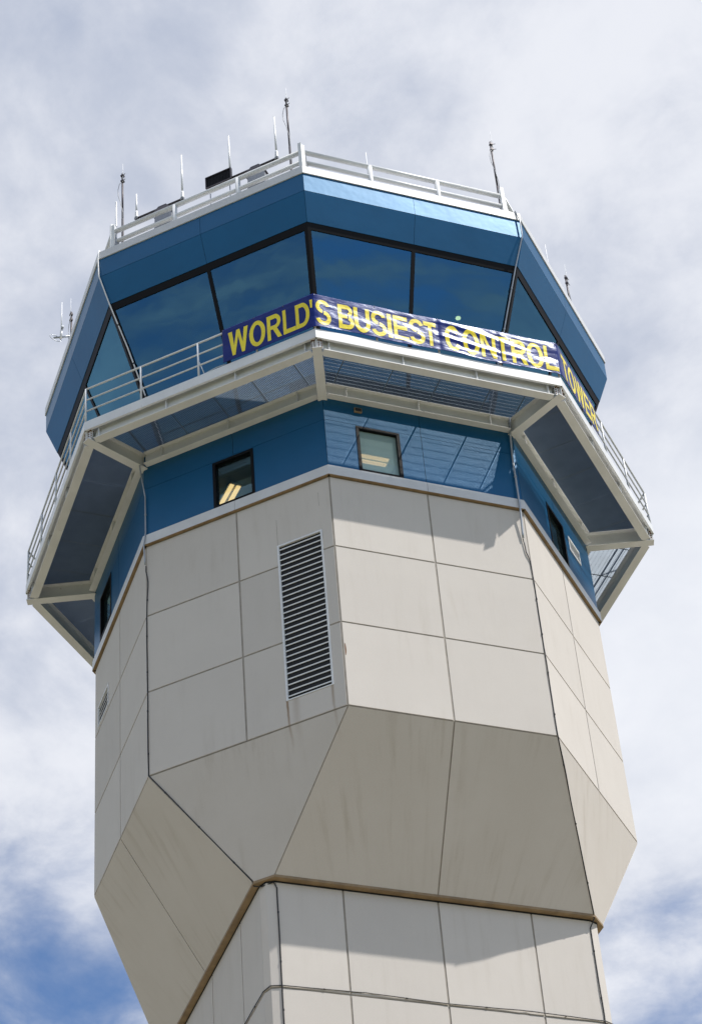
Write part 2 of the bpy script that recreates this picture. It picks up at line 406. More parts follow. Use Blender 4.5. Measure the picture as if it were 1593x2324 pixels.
for f, (a, b_, c, d) in win.items():
    mb = MB(); w = .07
    for q in ((a, a+w, c, d), (b_-w, b_, c, d), (a+w, b_-w, c, c+w), (a+w, b_-w, d-w, d)): mb.fbox(f, q[0], q[1], BR-.13, BR+.012, q[2], q[3])
    fr = mb.build('window', M_BLACKM, tower)
    mb = MB(); mb.fbox(f, a+w, b_-w, BR-.075, BR-.068, c+w, d-w); mb.build('pane', M_DUSTY if f == 0 else M_WGLASS, fr)
    mb = MB(); mb.fbox(f, a+w+.001, b_-w-.001, BR-.115, BR-.085, c+w+.001, c+w+.02); mb.build('sash', M_BLACKM, fr)
# rooms behind the windows
mb = MB(); ring(mb, -.2, 3.2, 2.2, 3.2, th=.05); mb.build('room_wall', M_CEIL, tower)
mb = MB(); mb.hexa([P(f, -5.3*T, 5.3, 2.2) for f in range(8)], [P(f, -5.3*T, 5.3, 2.3) for f in range(8)]); mb.build('room_ceiling', M_CEIL, tower)
mb = MB(); mb.hexa([P(f, -5.3*T, 5.3, -.24) for f in range(8)], [P(f, -5.3*T, 5.3, -.16) for f in range(8)]); mb.build('room_floor', M_FLOOR, tower)
# small light coloured vent on the right-hand blue face
a, b_, c, d = vent[7]; mb = MB(); w = .05
for q in ((a, a+w, c, d), (b_-w, b_, c, d), (a+w, b_-w, c, c+w), (a+w, b_-w, d-w, d)): mb.fbox(7, q[0], q[1], BR-.05, BR+.014, q[2], q[3])
vf = mb.build('wall_vent', M_WHITE, tower); mb = MB()
for i in range(5): z = c+w+.02+i*.058; mb.slab(7, z, BR+.004, z+.045, BR-.045, a+w, b_-w, a+w, b_-w, .006)
mb.build('slat', M_WHITE, vf)
mb = MB(); mb.fbox(7, a, b_, BR-.09, BR-.06, c, d); mb.build('backing', M_DARK, vf)
mb = MB(); mb.fbox(0, -1.515, -1.345, BR, BR+.045, 1.745, 1.865)
vb = mb.build('vent_hood', M_BROWN, tower); mb = MB(); mb.fbox(0, -1.50, -1.36, BR+.046, BR+.050, 1.76, 1.85); mb.build('recess_shade_plate', M_DARK, vb)  # black plate on the solid hood, stands in for its shaded inside

# large wall louvres
def louvre(f, u0, u1, z0, z1, n, lip=.027):
    mb = MB(); w = .042
    for q in ((u0, u0+w, z0, z1), (u1-w, u1, z0, z1), (u0+w, u1-w, z1-w, z1), (u0+w, u1-w, z0, z0+w*.6)): mb.fbox(f, q[0], q[1], WR-.12, WR+.012, q[2], q[3])
    fr = mb.build('wall_louvre', M_WHITE, tower)
    mb = MB(); mb.fbox(f, u0, u1, WR-.42, WR-.40, z0, z1)
    for a in (u0+.003, u1-.02): mb.fbox(f, a, a+.017, WR-.40, WR-.125, z0, z1)
    mb.build('plenum', M_DARK, fr)
    mb = MB(); mb.fbox(f, u0+w, u1-w, WR-.034, WR-.030, z0+w*.6+.001, z1-w-.001); mb.build('slat_shade_sheet', M_DARK, fr)  # black sheet added behind the slats, stands in for the shade between them
    for i in range(n):
        z = z0+.05+(z1-z0-.09)*(i+.3)/n; mb = MB()
        mb.fbox(f, u0+w, u1-w, WR-.016, WR-.004, z, z+lip)
        mb.build('slat', M_WHITE, fr)
louvre(1, .91, 1.957, -5.735, -1.67, 28); louvre(5, .91, 1.957, -5.735, -1.67, 28); louvre(2, -1.915, -.99, -2.135, -1.555, 4, .016)
# hairline cracks over the louvre
for q in ((.922, .930, -1.665, -.95), (1.925, 1.931, -1.0, -.62)):
    mb = MB(); mb.fbox(1, q[0], q[1], WR, WR+.0015, q[2], q[3]); mb.build('sealant_repair', M_JOINT, tower)
mb = MB()
k = [P(0, -WR*T+.035+.03*math.cos(i*PI/6), WR+.002, -4.95+.16*math.sin(i*PI/6)) for i in range(-3, 4)]
mb.face(k); mb.build('sealant_scar', M_RUST, tower)

# ------------------------------------------------------------------ cab
def gr(z): return 6.212-.355*(6.70-z)
CB = 2.9
for f in range(8):
    for s in (-1, 1):
        e = .004
        for nm, z0, r0, z1, r1 in (('fascia_panel', 7.475, 6.512, 8.08, 6.522), ('lower_fascia_panel', 6.717, 6.246, 7.467, 6.509)):
            mb = MB(); l0, l1 = r0*T-.005, r1*T-.005
            if s < 0: mb.slab(f, z0, r0, z1, r1, -l0, -e, -l1, -e, .04)
            else: mb.slab(f, z0, r0, z1, r1, e, l0, e, l1, .04)
            mb.build(nm, M_BLUE, tower)
mb = MB(); ring(mb, 7.47, 6.495, 8.08, 6.508, th=.02); ring(mb, 6.722, 6.232, 7.469, 6.495, th=.02); mb.build('fascia_backing', M_DARK, tower)
mb = MB()
for f in range(8): mb.slab(f, 8.06, 6.548, 8.30, 6.548, -6.548*T, 6.548*T, -6.548*T, 6.548*T, .03)
cop = mb.build('coping', M_SILL, tower)
mb = MB(); octs = [P(f, -6.54*T, 6.54, 8.285) for f in range(8)]; mb.hexa([p-Vector((0, 0, .1)) for p in octs], octs); mb.build('roof', M_ROOF, tower)
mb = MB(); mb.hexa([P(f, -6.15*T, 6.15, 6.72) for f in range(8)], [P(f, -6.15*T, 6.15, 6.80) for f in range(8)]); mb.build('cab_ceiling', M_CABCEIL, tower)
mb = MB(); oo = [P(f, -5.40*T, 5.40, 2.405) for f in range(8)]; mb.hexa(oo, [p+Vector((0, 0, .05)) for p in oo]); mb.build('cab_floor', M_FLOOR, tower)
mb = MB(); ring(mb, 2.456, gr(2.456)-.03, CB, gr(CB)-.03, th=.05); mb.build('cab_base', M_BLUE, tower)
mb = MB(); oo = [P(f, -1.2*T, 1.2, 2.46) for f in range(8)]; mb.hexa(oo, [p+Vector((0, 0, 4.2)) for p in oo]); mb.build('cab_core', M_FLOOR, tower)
for f in range(8):
    # head, sill and mullions as one black frame per side
    mb = MB(); za, zb = 6.545, 6.712
    mb.slab(f, za, gr(za)+.02, zb, gr(zb)+.02, -(gr(za)+.02)*T, (gr(za)+.02)*T, -(gr(zb)+.02)*T, (gr(zb)+.02)*T, .10)
    za, zb = CB, CB+.12
    mb.slab(f, za, gr(za)+.02, zb, gr(zb)+.02, -(gr(za)+.02)*T, (gr(za)+.02)*T, -(gr(zb)+.02)*T, (gr(zb)+.02)*T, .10)
    za, zb = CB+.12, 6.545; ra, rb = gr(za)+.02, gr(zb)+.02
    for s in (-1, 1):
        a0, a1, b0, b1 = sorted((s*ra*T, s*(ra*T-.085)))+sorted((s*rb*T, s*(rb*T-.085)))
        mb.slab(f, za, ra, zb, rb, a0, a1, b0, b1, .10)
    mb.slab(f, za, ra, zb, rb, -.045, .045, -.045, .045, .10)
    fr = mb.build('cab_window_frame', M_BLACKM, tower)
    for s in (-1, 1):
        mb = MB(); r_a, r_b = ra-.02, rb-.02
        if s < 0: mb.slab(f, za, r_a, zb, r_b, -ra*T+.06, -.03, -rb*T+.06, -.03, .01)
        else: mb.slab(f, za, r_a, zb, r_b, .03, ra*T-.06, .03, rb*T-.06, .01)
        mb.build('pane', M_GLASS, fr)

# ------------------------------------------------------------------ walkway
OR, BZ, TZ = 6.70, 1.97, 2.37               # outer beam centre line, underside, top
for f in range(8):
    mb = MB(); L = OR*T-.16
    mb.fbox(f, -L-.03, L+.03, OR-.006, OR+.006, BZ+.018, TZ-.016)
    mb.fbox(f, -L+.02, L-.02, OR-.10, OR+.10, BZ, BZ+.018); mb.fbox(f, -L, L, OR-.10, OR+.10, TZ-.016, TZ)
    for s in (-1, 1):                        # rounded flange ends
        mb.hexa([P(f, s*(L-.02), OR-.10, BZ+.001), P(f, s*(L+.05), OR-.03, BZ+.001), P(f, s*(L+.03), OR+.10, BZ+.001), P(f, s*(L-.02), OR+.10, BZ+.001)],
                [P(f, s*(L-.02), OR-.10, BZ+.017), P(f, s*(L+.05), OR-.03, BZ+.017), P(f, s*(L+.03), OR+.10, BZ+.017), P(f, s*(L-.02), OR+.10, BZ+.017)])
    ob = mb.build('walkway_edge_beam', M_STEEL, tower)
    for u in (-2.53, -.85, .85, 2.53):
        mb = MB(); mb.fbox(f, u-.006, u+.006, OR+.007, OR+.094, BZ+.02, TZ-.018); mb.build('stiffener', M_WHITE, ob)
    mb = MB(); r = 6.865
    mb.slab(f, 2.25, r, 2.49, r, -r*T, r*T, -r*T, r*T, .010); r3 = r-.011
    mb.slab(f, 2.232, r, 2.249, r, -r*T, r*T, -r*T, r*T, .055)
    mb.build('kick_plate', M_WHITE, tower)
    mb = MB(); IR = 5.41; L = IR*T-.10       # inner ring beam
    mb.fbox(f, -L, L, IR-.006, IR+.006, BZ+.0665, TZ-.0165); mb.fbox(f, -L, L, BR+.002, IR+.105, BZ+.05, BZ+.066); mb.fbox(f, -L, L, BR+.002, IR+.095, TZ-.016, TZ)
    for u in (-1.70, -.02, 1.68): mb.fbox(f, u-.006, u+.006, IR+.007, IR+.090, BZ+.068, TZ-.018)
    mb.build('walkway_inner_beam', M_STEEL, tower)
    # radial beam at this corner
    cd = (P(f, T, 1, 0)-Vector((0, 0, ZS))).normalized(); k = 1/math.cos(PI/8)
    a = cd*(BR*k-.03); b_ = cd*(6.845*k-.02); mb = MB()
    mb.beam(a, b_, .012, BZ+.004, TZ-.016); mb.beam(a, b_, .20, BZ-.016, BZ+.003); mb.beam(a, b_, .20, TZ-.015, TZ-.001)
    rb_ = mb.build('walkway_radial_beam', M_STEEL, tower)
    # bolted clips and their rust
    mb = MB(); lat = Vector((-cd.y, cd.x, 0))
    for s in (-1, 1): 
        c0 = cd*(6.78*k)+lat*s*.012; mb.beam(c0, c0+lat*s*.11+cd*(-.045), .012, BZ+.03, 2.26)
    mb.build('clip_plate', M_WHITE, rb_)
    mb = MB()
    for s in (-1, 1):
        for q in (.035, .095):
            for z in (2.02, 2.08, 2.14, 2.20):
                c0 = cd*(6.78*k-.045*q/.11)+lat*s*(.012+q)+Vector((0, 0, z+ZS)); mb.tube([c0, c0+cd*.035], .011, 6)
    mb.beam(cd*(6.74*k)-lat*.11, cd*(6.74*k)+lat*.11, .10, 2.2355-.0105, 2.2345-.003)
    mb.build('rusty_bolt', M_RUST, rb_)

SEAM = {0: [-2.42, -1.995, -.866, .243, 1.43, 2.25], 1: [-2.1, -1.013, .027, .98, 1.99]}
r0g, r1g = 5.43, 6.85
for f in range(8):
    mb = MB(); seams = SEAM.get(f, [-2.0, -.95, .1, 1.15, 2.2])
    u = -2.80
    while u < 2.81:
        rs = max(r0g, abs(u)/T+.03)
        if rs < r1g-.05 and all(abs(u-q) > .016 for q in seams): mb.fbox(f, u-.0024, u+.0024, rs, r1g, 2.381, 2.418)
        u += .0305
    for s in seams:
        rs = max(r0g, abs(s)/T+.03)
        for q in (-.007, .007): mb.fbox(f, s+q-.0030, s+q+.0030, rs, r1g, 2.3785, 2.4175)
    r = r0g+.02
    while r < r1g:
        mb.fbox(f, -r*T+.03, r*T-.03, r-.0022, r+.0022, 2.4085, 2.4165); r += .10
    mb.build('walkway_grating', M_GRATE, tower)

RR = 6.83
for f in range(8):
    root = None; mb = MB(); h = 3.53
    mb.tube([P(f, -RR*T, RR, h), P(f, RR*T, RR, h)], .0235, 10); rail = mb.build('walkway_railing', M_WHITE, tower, True)
    for z in (3.185, 2.84):
        mb = MB(); mb.tube([P(f, -RR*T, RR, z), P(f, RR*T, RR, z)], .020, 8); mb.build('rail', M_WHITE, rail, True)
    for u in (-RR*T, -1.43, 0, 1.43):
        mb = MB(); mb.tube([P(f, u, RR, 2.40), P(f, u, RR, h)], .0235, 8); mb.build('post', M_WHITE, rail, True)
    if f == 1:
        mb = MB(); mb.tube([P(f, .03, RR, 2.50), P(f, .40, RR-.05, 2.62), P(f, .66, RR, 2.55)], .010, 6); mb.tube([P(f, .03, RR, 2.92), P(f, .13, RR-.02, 2.52)], .010, 6)
        mb.build('tie_rod', M_WHITE, rail, True)

# roof railing
QR = 6.13
for f in range(8):
    mb = MB(); mb.tube([P(f, -QR*T, QR, 9.34), P(f, QR*T, QR, 9.34)], .062, 12); rail = mb.build('roof_railing', M_WHITE, tower, True)
    mb = MB(); mb.tube([P(f, -QR*T, QR, 8.97), P(f, QR*T, QR, 8.97)], .055, 12); mb.build('rail', M_WHITE, rail, True)
    for u in (-.85, .85):
        mb = MB(); mb.tube([P(f, u, QR+.01, 8.29), P(f, u, QR+.01, 9.33)], .062, 12); mb.build('post', M_WHITE, rail, True)
    mb = MB(); mb.fbox(f, QR*T-.05, QR*T+.03, QR-.03, QR+.075, 8.29, 9.60); mb.build('corner_post', M_WHITE, rail)
    mb = MB(); mb.fbox(f, -QR*T-.04, -QR*T+.06, QR-.05, QR+.065, 8.29, 9.53); mb.build('corner_post', M_WHITE, rail)
    mb = MB(); mb.hexa([P(f, QR*T+.05, QR-.32, 8.29), P(f, QR*T+.05, QR+.0, 8.29), P(f, QR*T+.05, QR-.0, 9.2)], [P(f, QR*T+.10, QR-.32, 8.29), P(f, QR*T+.10, QR+.0, 8.29), P(f, QR*T+.10, QR-.0, 9.2)])
    mb.build('brace_plate', M_COWL, rail)

# ------------------------------------------------------------------ banner
mbn, t, b = mat('navy vinyl'); b.inputs['Base Color'].default_value = (.012, .016, .12, 1); b.inputs['Roughness'].default_value = .29
b.inputs['Specular IOR Level'].default_value = .30; b.inputs['Coat Weight'].default_value = .0; b.inputs['Specular Tint'].default_value = (.45, .62, 1, 1); b.inputs['Coat Roughness'].default_value = .1
n_ = smooth(t, tex(t, 2.0, 4), .3, .7); t.links.new(mixc(t, n_, (.002, .011, .135), (.004, .015, .165)), b.inputs['Base Color'])
bump(t, b, tex(t, 5, 5, .55, (1, 1, 3), .8), .25, .02)
mye, t, b = mat('yellow vinyl'); b.inputs['Roughness'].default_value = .3
b.inputs['Specular IOR Level'].default_value = .4; b.inputs['Coat Weight'].default_value = .05; b.inputs['Coat Roughness'].default_value = .12
n_ = smooth(t, tex(t, 2.0, 4), .3, .7); t.links.new(mixc(t, n_, (.82, .66, .012), (.92, .76, .018)), b.inputs['Base Color'])
bump(t, b, tex(t, 5, 5, .55, (1, 1, 3), .8), .25, .02)
BN = 6.905; BT = 2.845
def wr(s, z):                               # depth of the vinyl's folds; s runs along the banner
    k = 1.0
    e = min(1, (3.53-z)/.10)*min(1, max(0, (z-2.52))/.06) if z < 3.53 else 0
    if s < 0: a = .006                      # taut on the shaded side
    elif s < 2.8: a = .011
    elif s < 5.7: a = .016
    else: a = .009
    w = noise.noise(Vector((s*.9, z*3.4+s*.55, 1.3)))*1.0 + noise.noise(Vector((s*2.6, z*7.5+s*1.3, 4.1)))*.45 + noise.noise(Vector((s*7, z*12, 9)))*.13
    g = 0
    if 2.6 < s < 5.2:                       # slack fold hanging from the eyelet, down to the right
        c = 3.50-(s-2.85)*.20; g = math.exp(-((z-c)/.10)**2)*.028*min(1, (s-2.6)/.3)*min(1, (5.2-s)/.8)
        c = 3.02-(s-2.85)*.13; g += math.exp(-((z-c)/.07)**2)*.018*min(1, (s-2.6)/.3)*min(1, (5.2-s)/.8)
    for p in (0, 2.845, 4.27, 5.69):
        g -= .010*math.exp(-((s-p)/.06)**2)
    return (a*w+g)*(.25+.75*max(0, e))
def bpt(s, z, off=0):                       # s: 0 at the front corner, negative on the shaded side
    d = wr(s, z)+off
    fl, sl_ = (1, s+BT) if s < 0 else ((0, s-BT) if s < 2*BT else (7, s-3*BT))
    return P(fl, sl_, BN+d, z)
S0, S1 = -2.20, 2*BT+2.22
def zlo(s):
    if s < 0: return 2.525+.006*math.sin(s*5)
    if s < 2*BT: return 2.53+.035*math.sin(s*1.45+.4)**2
    return 2.56
banner = thing('banner', 'long navy vinyl banner with yellow capitals tied to the walkway railing', 'banner', P(0, -BT, BN, 2.52))
mb = MB(); ns = 700; nz = 64; base = 0
grid = []
for i in range(ns+1):
    s = S0+(S1-S0)*i/ns; z0 = zlo(s)
    z1 = 3.545-(.018*math.sin(PI*((s % 1.42)/1.42))**2 if s > 0 else .004)
    for j in range(nz+1): mb.v.append(bpt(s, z0+(z1-z0)*j/nz))
for i in range(ns):
    for j in range(nz):
        a = i*(nz+1)+j; mb.f.append((a, a+nz+1, a+nz+2, a+1))
sheet = mb.build('sheet', mbn, banner, True)
md = sheet.modifiers.new('thickness', 'SOLIDIFY'); md.thickness = .002; md.offset = -1

LZ0, LZ1 = 2.63, 3.375
def q4(*p): return ('q', p)
def arc(cx, cy, rx, ry, tx, ty, a0, a1): return ('a', (cx, cy, rx, ry, tx, ty, a0, a1))
sx, sy = .235, .17                           # stem and bar thickness (of box width and of height)
def bar(x0, x1, y0, y1): return q4((x0, y0), (x1, y0), (x1, y1), (x0, y1))
GL = {
 'W': [q4((0, 1), (.20, 1), (.335, 0), (.19, 0)), q4((.19, 0), (.335, 0), (.56, 1), (.42, 1)), q4((.44, 1), (.58, 1), (.81, 0), (.665, 0)), q4((.665, 0), (.81, 0), (1, 1), (.80, 1))],
 'O': [arc(.5, .5, .5, .52, .24, .16, 0, 360)],
 'R': [bar(0, sx, 0, 1), bar(sx-.01, .56, 1-sy, 1), bar(sx-.01, .56, .40, .40+sy-.01), arc(.56, .70, .40, .30, .24, .165, -90, 90), q4((.40, .40), (.68, .42), (1, 0), (.72, 0))],
 'L': [bar(0, sx+.02, 0, 1), bar(sx+.01, 1, 0, sy)],
 'D': [bar(0, sx, 0, 1), bar(sx-.01, .46, 1-sy, 1), bar(sx-.01, .46, 0, sy), arc(.46, .5, .54, .5, .25, sy, -90, 90)],
 "'": [q4((0, 1), (1, 1), (.8, .66), (.2, .66))],
 'S': [arc(.5, .735, .46, .285, .24, .16, 12, 262), arc(.5, .275, .49, .295, .24, .165, -168, 84)],
 'B': [bar(0, sx, 0, 1), bar(sx-.01, .55, 1-sy, 1), bar(sx-.01, .58, .43, .58), bar(sx-.01, .57, 0, sy), arc(.55, .755, .39, .245, .22, .16, -68, 90), arc(.57, .27, .43, .27, .24, .165, -90, 75)],
 'U': [bar(0, .25, .38, 1), bar(.75, 1, .38, 1), arc(.5, .38, .5, .40, .25, .17, 180, 360)],
 'I': [bar(0, 1, 0, 1)],
 'E': [bar(0, .25, 0, 1), bar(.24, .98, 1-sy, 1), bar(.24, .92, .43, .43+sy-.01), bar(.24, 1, 0, sy)],
 'T': [bar(.0, 1, 1-sy, 1), bar(.37, .63, 0, 1-sy+.01)],
 'C': [arc(.5, .5, .5, .52, .25, .16, 32, 328)],
 'N': [bar(0, .23, 0, 1), bar(.77, 1, 0, 1), q4((.05, 1), (.25, 1), (.95, 0), (.75, 0))],
}
def letter(ch, s0, s1):
    mb = MB()
    for k, (kind, d) in enumerate(GL[ch]):
        off = .0035+k*.0006; w = s1-s0
        if kind == 'q':
            na, nb = 14, 40
            lx = max(abs(d[1][0]-d[0][0]), abs(d[2][0]-d[3][0]))*w; ly = abs(d[3][1]-d[0][1])*.75
            na = max(2, int(lx/.018)); nb = max(2, int(ly/.016)+1)
            f2 = lambda a, b: ((d[0][0]*(1-a)+d[1][0]*a)*(1-b)+(d[3][0]*(1-a)+d[2][0]*a)*b, (d[0][1]*(1-a)+d[1][1]*a)*(1-b)+(d[3][1]*(1-a)+d[2][1]*a)*b)
        else:
            cx, cy, rx, ry, tx, ty, a0, a1 = d
            na = 6; nb = max(8, int(abs(a1-a0)/6))
            f2 = lambda a, b: (cx+(rx-tx*a)*math.cos(R(a0+(a1-a0)*b)), cy+(ry-ty*a)*math.sin(R(a0+(a1-a0)*b)))
        b0 = len(mb.v)
        for i in range(na+1):
            for j in range(nb+1):
                x, y = f2(i/na, j/nb); mb.v.append(bpt(s0+x*w, LZ0+y*(LZ1-LZ0), off))
        for i in range(na):
            for j in range(nb):
                a = b0+i*(nb+1)+j; mb.f.append((a, a+nb+1, a+nb+2, a+1))
    return mb.build('letter', mye, banner, True)
A = -BT
for ch, a, b_ in (('W', .79, 1.275), ('O', 1.30, 1.69), ('R', 1.735, 2.08), ('L', 2.12, 2.42), ('D', 2.425, 2.76), ("'", 2.775, 2.84)): letter(ch, a+A, b_+A)
for ch, a, b_ in (('S', -2.82, -2.475), ('B', -2.305, -1.955), ('U', -1.945, -1.585), ('S', -1.56, -1.205), ('I', -1.18, -1.085), ('E', -1.04, -.705), ('S', -.685, -.325),
                  ('T', -.335, -.045), ('C', .145, .53), ('O', .56, .955), ('N', .99, 1.34), ('T', 1.355, 1.67), ('R', 1.71, 2.08), ('O', 2.085, 2.48), ('L', 2.51, 2.82)): letter(ch, a+BT, b_+BT)
for ch, a, b_ in (('T', -2.70, -2.36), ('O', -2.33, -1.93), ('W', -1.90, -1.42), ('E', -1.37, -1.05), ('R', -1.00, -.65)): letter(ch, a+3*BT, b_+3*BT)
mb = MB()
for s in (-2.18, -1.42, -.7, .02, 1.4, 2.85, 4.27, 5.67, 6.5, 7.8):
    c0 = bpt(s, 3.49); f = 1 if s < 0 else (0 if s < 2*BT else 7); mb.tube([c0+FN(f)*.006, c0+Vector((0, 0, .045))+FN(f)*.004, c0+Vector((0, 0, .055))-FN(f)*.10], .005, 6)
mb.build('tie', M_CABLE, banner)

# ------------------------------------------------------------------ cables and conduits
CUT = {}
def corner(f, r, z, o=0):                   # right-hand corner of face f
    return P(f, r*T, r, z)+(P(f, T, 1, -ZS)).normalized()*o
def cable(name, label, pts, r, m, cat='cable', wob=0, clips=None):
    o = thing(name, label, cat, pts[-1]); q = []
    for a, b_ in zip(pts, pts[1:]):
        L = (b_-a).length; n = max(1, int(L/.12))
        for i in range(n):
            p = a.lerp(b_, i/n)
            if wob and i: p = p+Vector((noise.noise(p*1.3), noise.noise(p*1.3+Vector((9, 0, 0))), 0))*wob
            q.append(p)
    q.append(pts[-1]); mb = MB(); mb.tube(q, r, 7); mb.build('sheath' if m is M_CABLE else 'pipe', m, o, True)
    for a, b_ in zip(pts, pts[1:]):
        L = (b_-a).length; n = int(L/.9) if b_.z > 20 else 0
        for i in range(n):
            p = a.lerp(b_, (i+.5)/n); d = (b_-a).normalized(); mb = MB(); mb.tube([p-d*.018, p+d*.015], r*1.5, 7)
            mb.build('clip', M_GALV if m is M_GALV else M_CABLE, o)
    return o
# right pair (corner between the sunlit face and the right-hand face)
def U(f, u, n, z): return P(f, u, n, z)
cable('conduit', 'thin grey conduit down the right front corner of the cab', [U(0, 2.50, 6.2, 8.36), U(0, 2.60, 6.56, 8.34), U(0, 2.66, 6.585, 8.05), U(0, 2.665, 6.565, 7.47), U(0, 2.52, 6.29, 6.70), U(0, 2.33, gr(5.5)+.07, 5.5), U(0, 1.93, gr(2.9)+.07, 2.9), U(0, 1.97, 5.2, 2.5)], .017, M_GALV, 'conduit')
cable('conduit', 'grey conduit on the blue storey below the right front corner of the walkway', [U(0, 2.16, 5.50, 2.36), U(0, 2.14, 5.43, 1.9), U(0, 2.12, 5.40, 1.2), U(0, 2.10, 5.44, .05), U(0, 2.09, 5.45, -.35), U(0, 2.09, 5.38, -1.12)], .024, M_GALV, 'conduit')
cable('conduit', 'thin pale conduit down the left front corner of the cab', [U(1, -2.55, 6.2, 8.36), U(1, -2.68, 6.565, 8.33), U(1, -2.70, 6.575, 8.05), U(1, -2.685, 6.555, 7.47), U(1, -2.56, 6.29, 6.70), U(1, -2.33, gr(5.5)+.07, 5.5), U(1, -1.93, gr(2.9)+.07, 2.9), U(1, -1.9, 5.1, 2.5)], .017, M_RADOME, 'conduit')
cable('conduit', 'grey conduit on the blue storey below the left front corner of the walkway', [U(1, -2.22, 5.56, 2.0), U(1, -2.20, 5.50, 1.6), U(1, -2.17, 5.405, 1.1), U(1, -2.17, 5.405, .05), U(1, -2.20, 5.44, -.30), U(1, -2.19, 5.41, -.85)], .017, M_GALV, 'conduit')
# cables: down the pod corners, along the flare edges and the shaft corners
fe = lambda f, o=.012: P(f, UM, RM, ZF)+(P(f, T, 1, -ZS)).normalized()*o
c1 = [U(0, 2.09, 5.365, -1.14), U(0, 2.12, 5.36, -1.5), U(0, 2.19, 5.35, -1.75)]+[U(0, WR*T-.006, WR+.012, z) for z in (-2.3, -4.2, -6.34)]
c1 += [P(0, UM-.02, RM+.02, ZF+.02), P(0, SU+.06, SR+.10, ZF-.08), P(0, SU-.01, SR+.018, ZF-.25), P(0, SU-.01, SR+.018, -11.63), P(0, SU-.01, SR+.018, -14.5), P(0, SU-.01, SR+.018, -34)]
cable('cable', 'black cable down the right front corner of the concrete from the grey conduit', c1, .0120, M_CABLE, wob=.012)
c2 = [U(1, -2.19, 5.37, -.87), U(1, -2.20, 5.36, -1.0), U(1, -WR*T+.05, WR+.014, -1.3)]+[U(1, -WR*T+.006, WR+.012, z) for z in (-2.3, -4.2, -6.34)]
c2 += [P(2, UM-.01, RM+.02, ZF+.02), P(2, UM-.05, RM-.03, ZF-.075), P(2, SU+.10, SR-.01, ZF-.12), P(0, -SU-.05, SR+.02, ZF-.10), P(0, -SU+.01, SR+.018, ZF-.22), P(0, -SU+.01, SR+.018, -11.63), P(0, -SU+.01, SR+.018, -14.5), P(0, -SU+.01, SR+.018, -34)]
cable('cable', 'black cable down the left front corner and along the flare edge to the shaft', c2, .0120, M_CABLE, wob=.010)
c3 = [P(2, -SU, SR+.018, -11.6), P(2, 0, SR+.018, -11.61), P(2, SU-.02, SR+.018, -11.60), P(2, SU+.19, SR-.055, -11.59), P(0, -SU+.01, SR+.02, -11.60), P(0, -1.6, SR+.018, -11.56), P(0, 0, SR+.018, -11.60), P(0, 1.6, SR+.018, -11.57), P(0, SU, SR+.02, -11.60), P(0, SU+.19, SR-.055, -11.61), P(6, -SU, SR+.018, -11.62), P(6, SU, SR+.018, -11.62)]
cable('cable', 'thin black cable running level round the shaft below the flare', c3, .0100, M_CABLE, wob=.02)

# ------------------------------------------------------------------ roof equipment
def rod(name, pts, r, m, par, n=10, r_end=None):
    mb = MB(); mb.tube(pts, r, n, r_end); return mb.build(name, m, par, True)
def mast(label, f, u, n, top, dark_top, group='lightning masts on the roof'):
    b0 = P(f, u, n, 8.285); o = thing('lightning_mast', label, 'mast', b0, group)
    rod('pole', [b0, P(f, u, n, 10.0)], .034, M_POLE, o, r_end=.030); rod('upper_pole', [P(f, u, n, 10.0), P(f, u, n, dark_top)], .025, M_POLE, o)
    rod('air_terminal', [P(f, u+.03, n+.03, dark_top-.35), P(f, u+.03, n+.03, top)], .010, M_RADOME, o, 6, .005)
    mb = MB()
    for z in (dark_top-.10, dark_top-.30):
        mb = MB(); mb.fbox(f, u-.030, u+.050, n-.030, n+.050, z-.022, z+.022); c_ = mb.build('clamp', M_POLE, o)
        mb = MB(); mb.tube([P(f, u+.051, n+.03, z), P(f, u+.11, n+.05, z+.01)], .009, 6); mb.build('bolt', M_COWL, c_)
    rod('lead', [P(f, u+.0, n+.04, dark_top-.34), P(f, u-.06, n+.05, dark_top-.42), P(f, u-.10, n+.05, dark_top-.62), P(f, u-.09, n+.05, dark_top-.85), P(f, u-.03, n+.05, dark_top-1.1), P(f, u+.03, n+.04, dark_top-1.5), P(f, u+.03, n+.04, 9.2)], .008, M_COWL, o, 6)
    rod('flange', [b0, b0+Vector((0, 0, .03))], .12, M_COWL, o)
    return o
mast('dark mast on the roof left of the front corner, tallest in the photo', 1, 2.15, 5.9, 12.2, 11.85)
mast('dark mast on the left front roof corner beside the short white whip', 1, -2.42, 5.9, 12.03, 11.69)
mast('dark mast on the right front roof corner, alone above the rail', 0, 2.59, 5.9, 12.08, 11.7)
mast('dark mast above the far right roof edge, lower than the others in view', 7, 2.66, 5.95, 12.05, 11.6)
mast('dark mast past the left roof edge carrying a short side arm', 2, -2.33, 6.0, 12.1, 11.6)

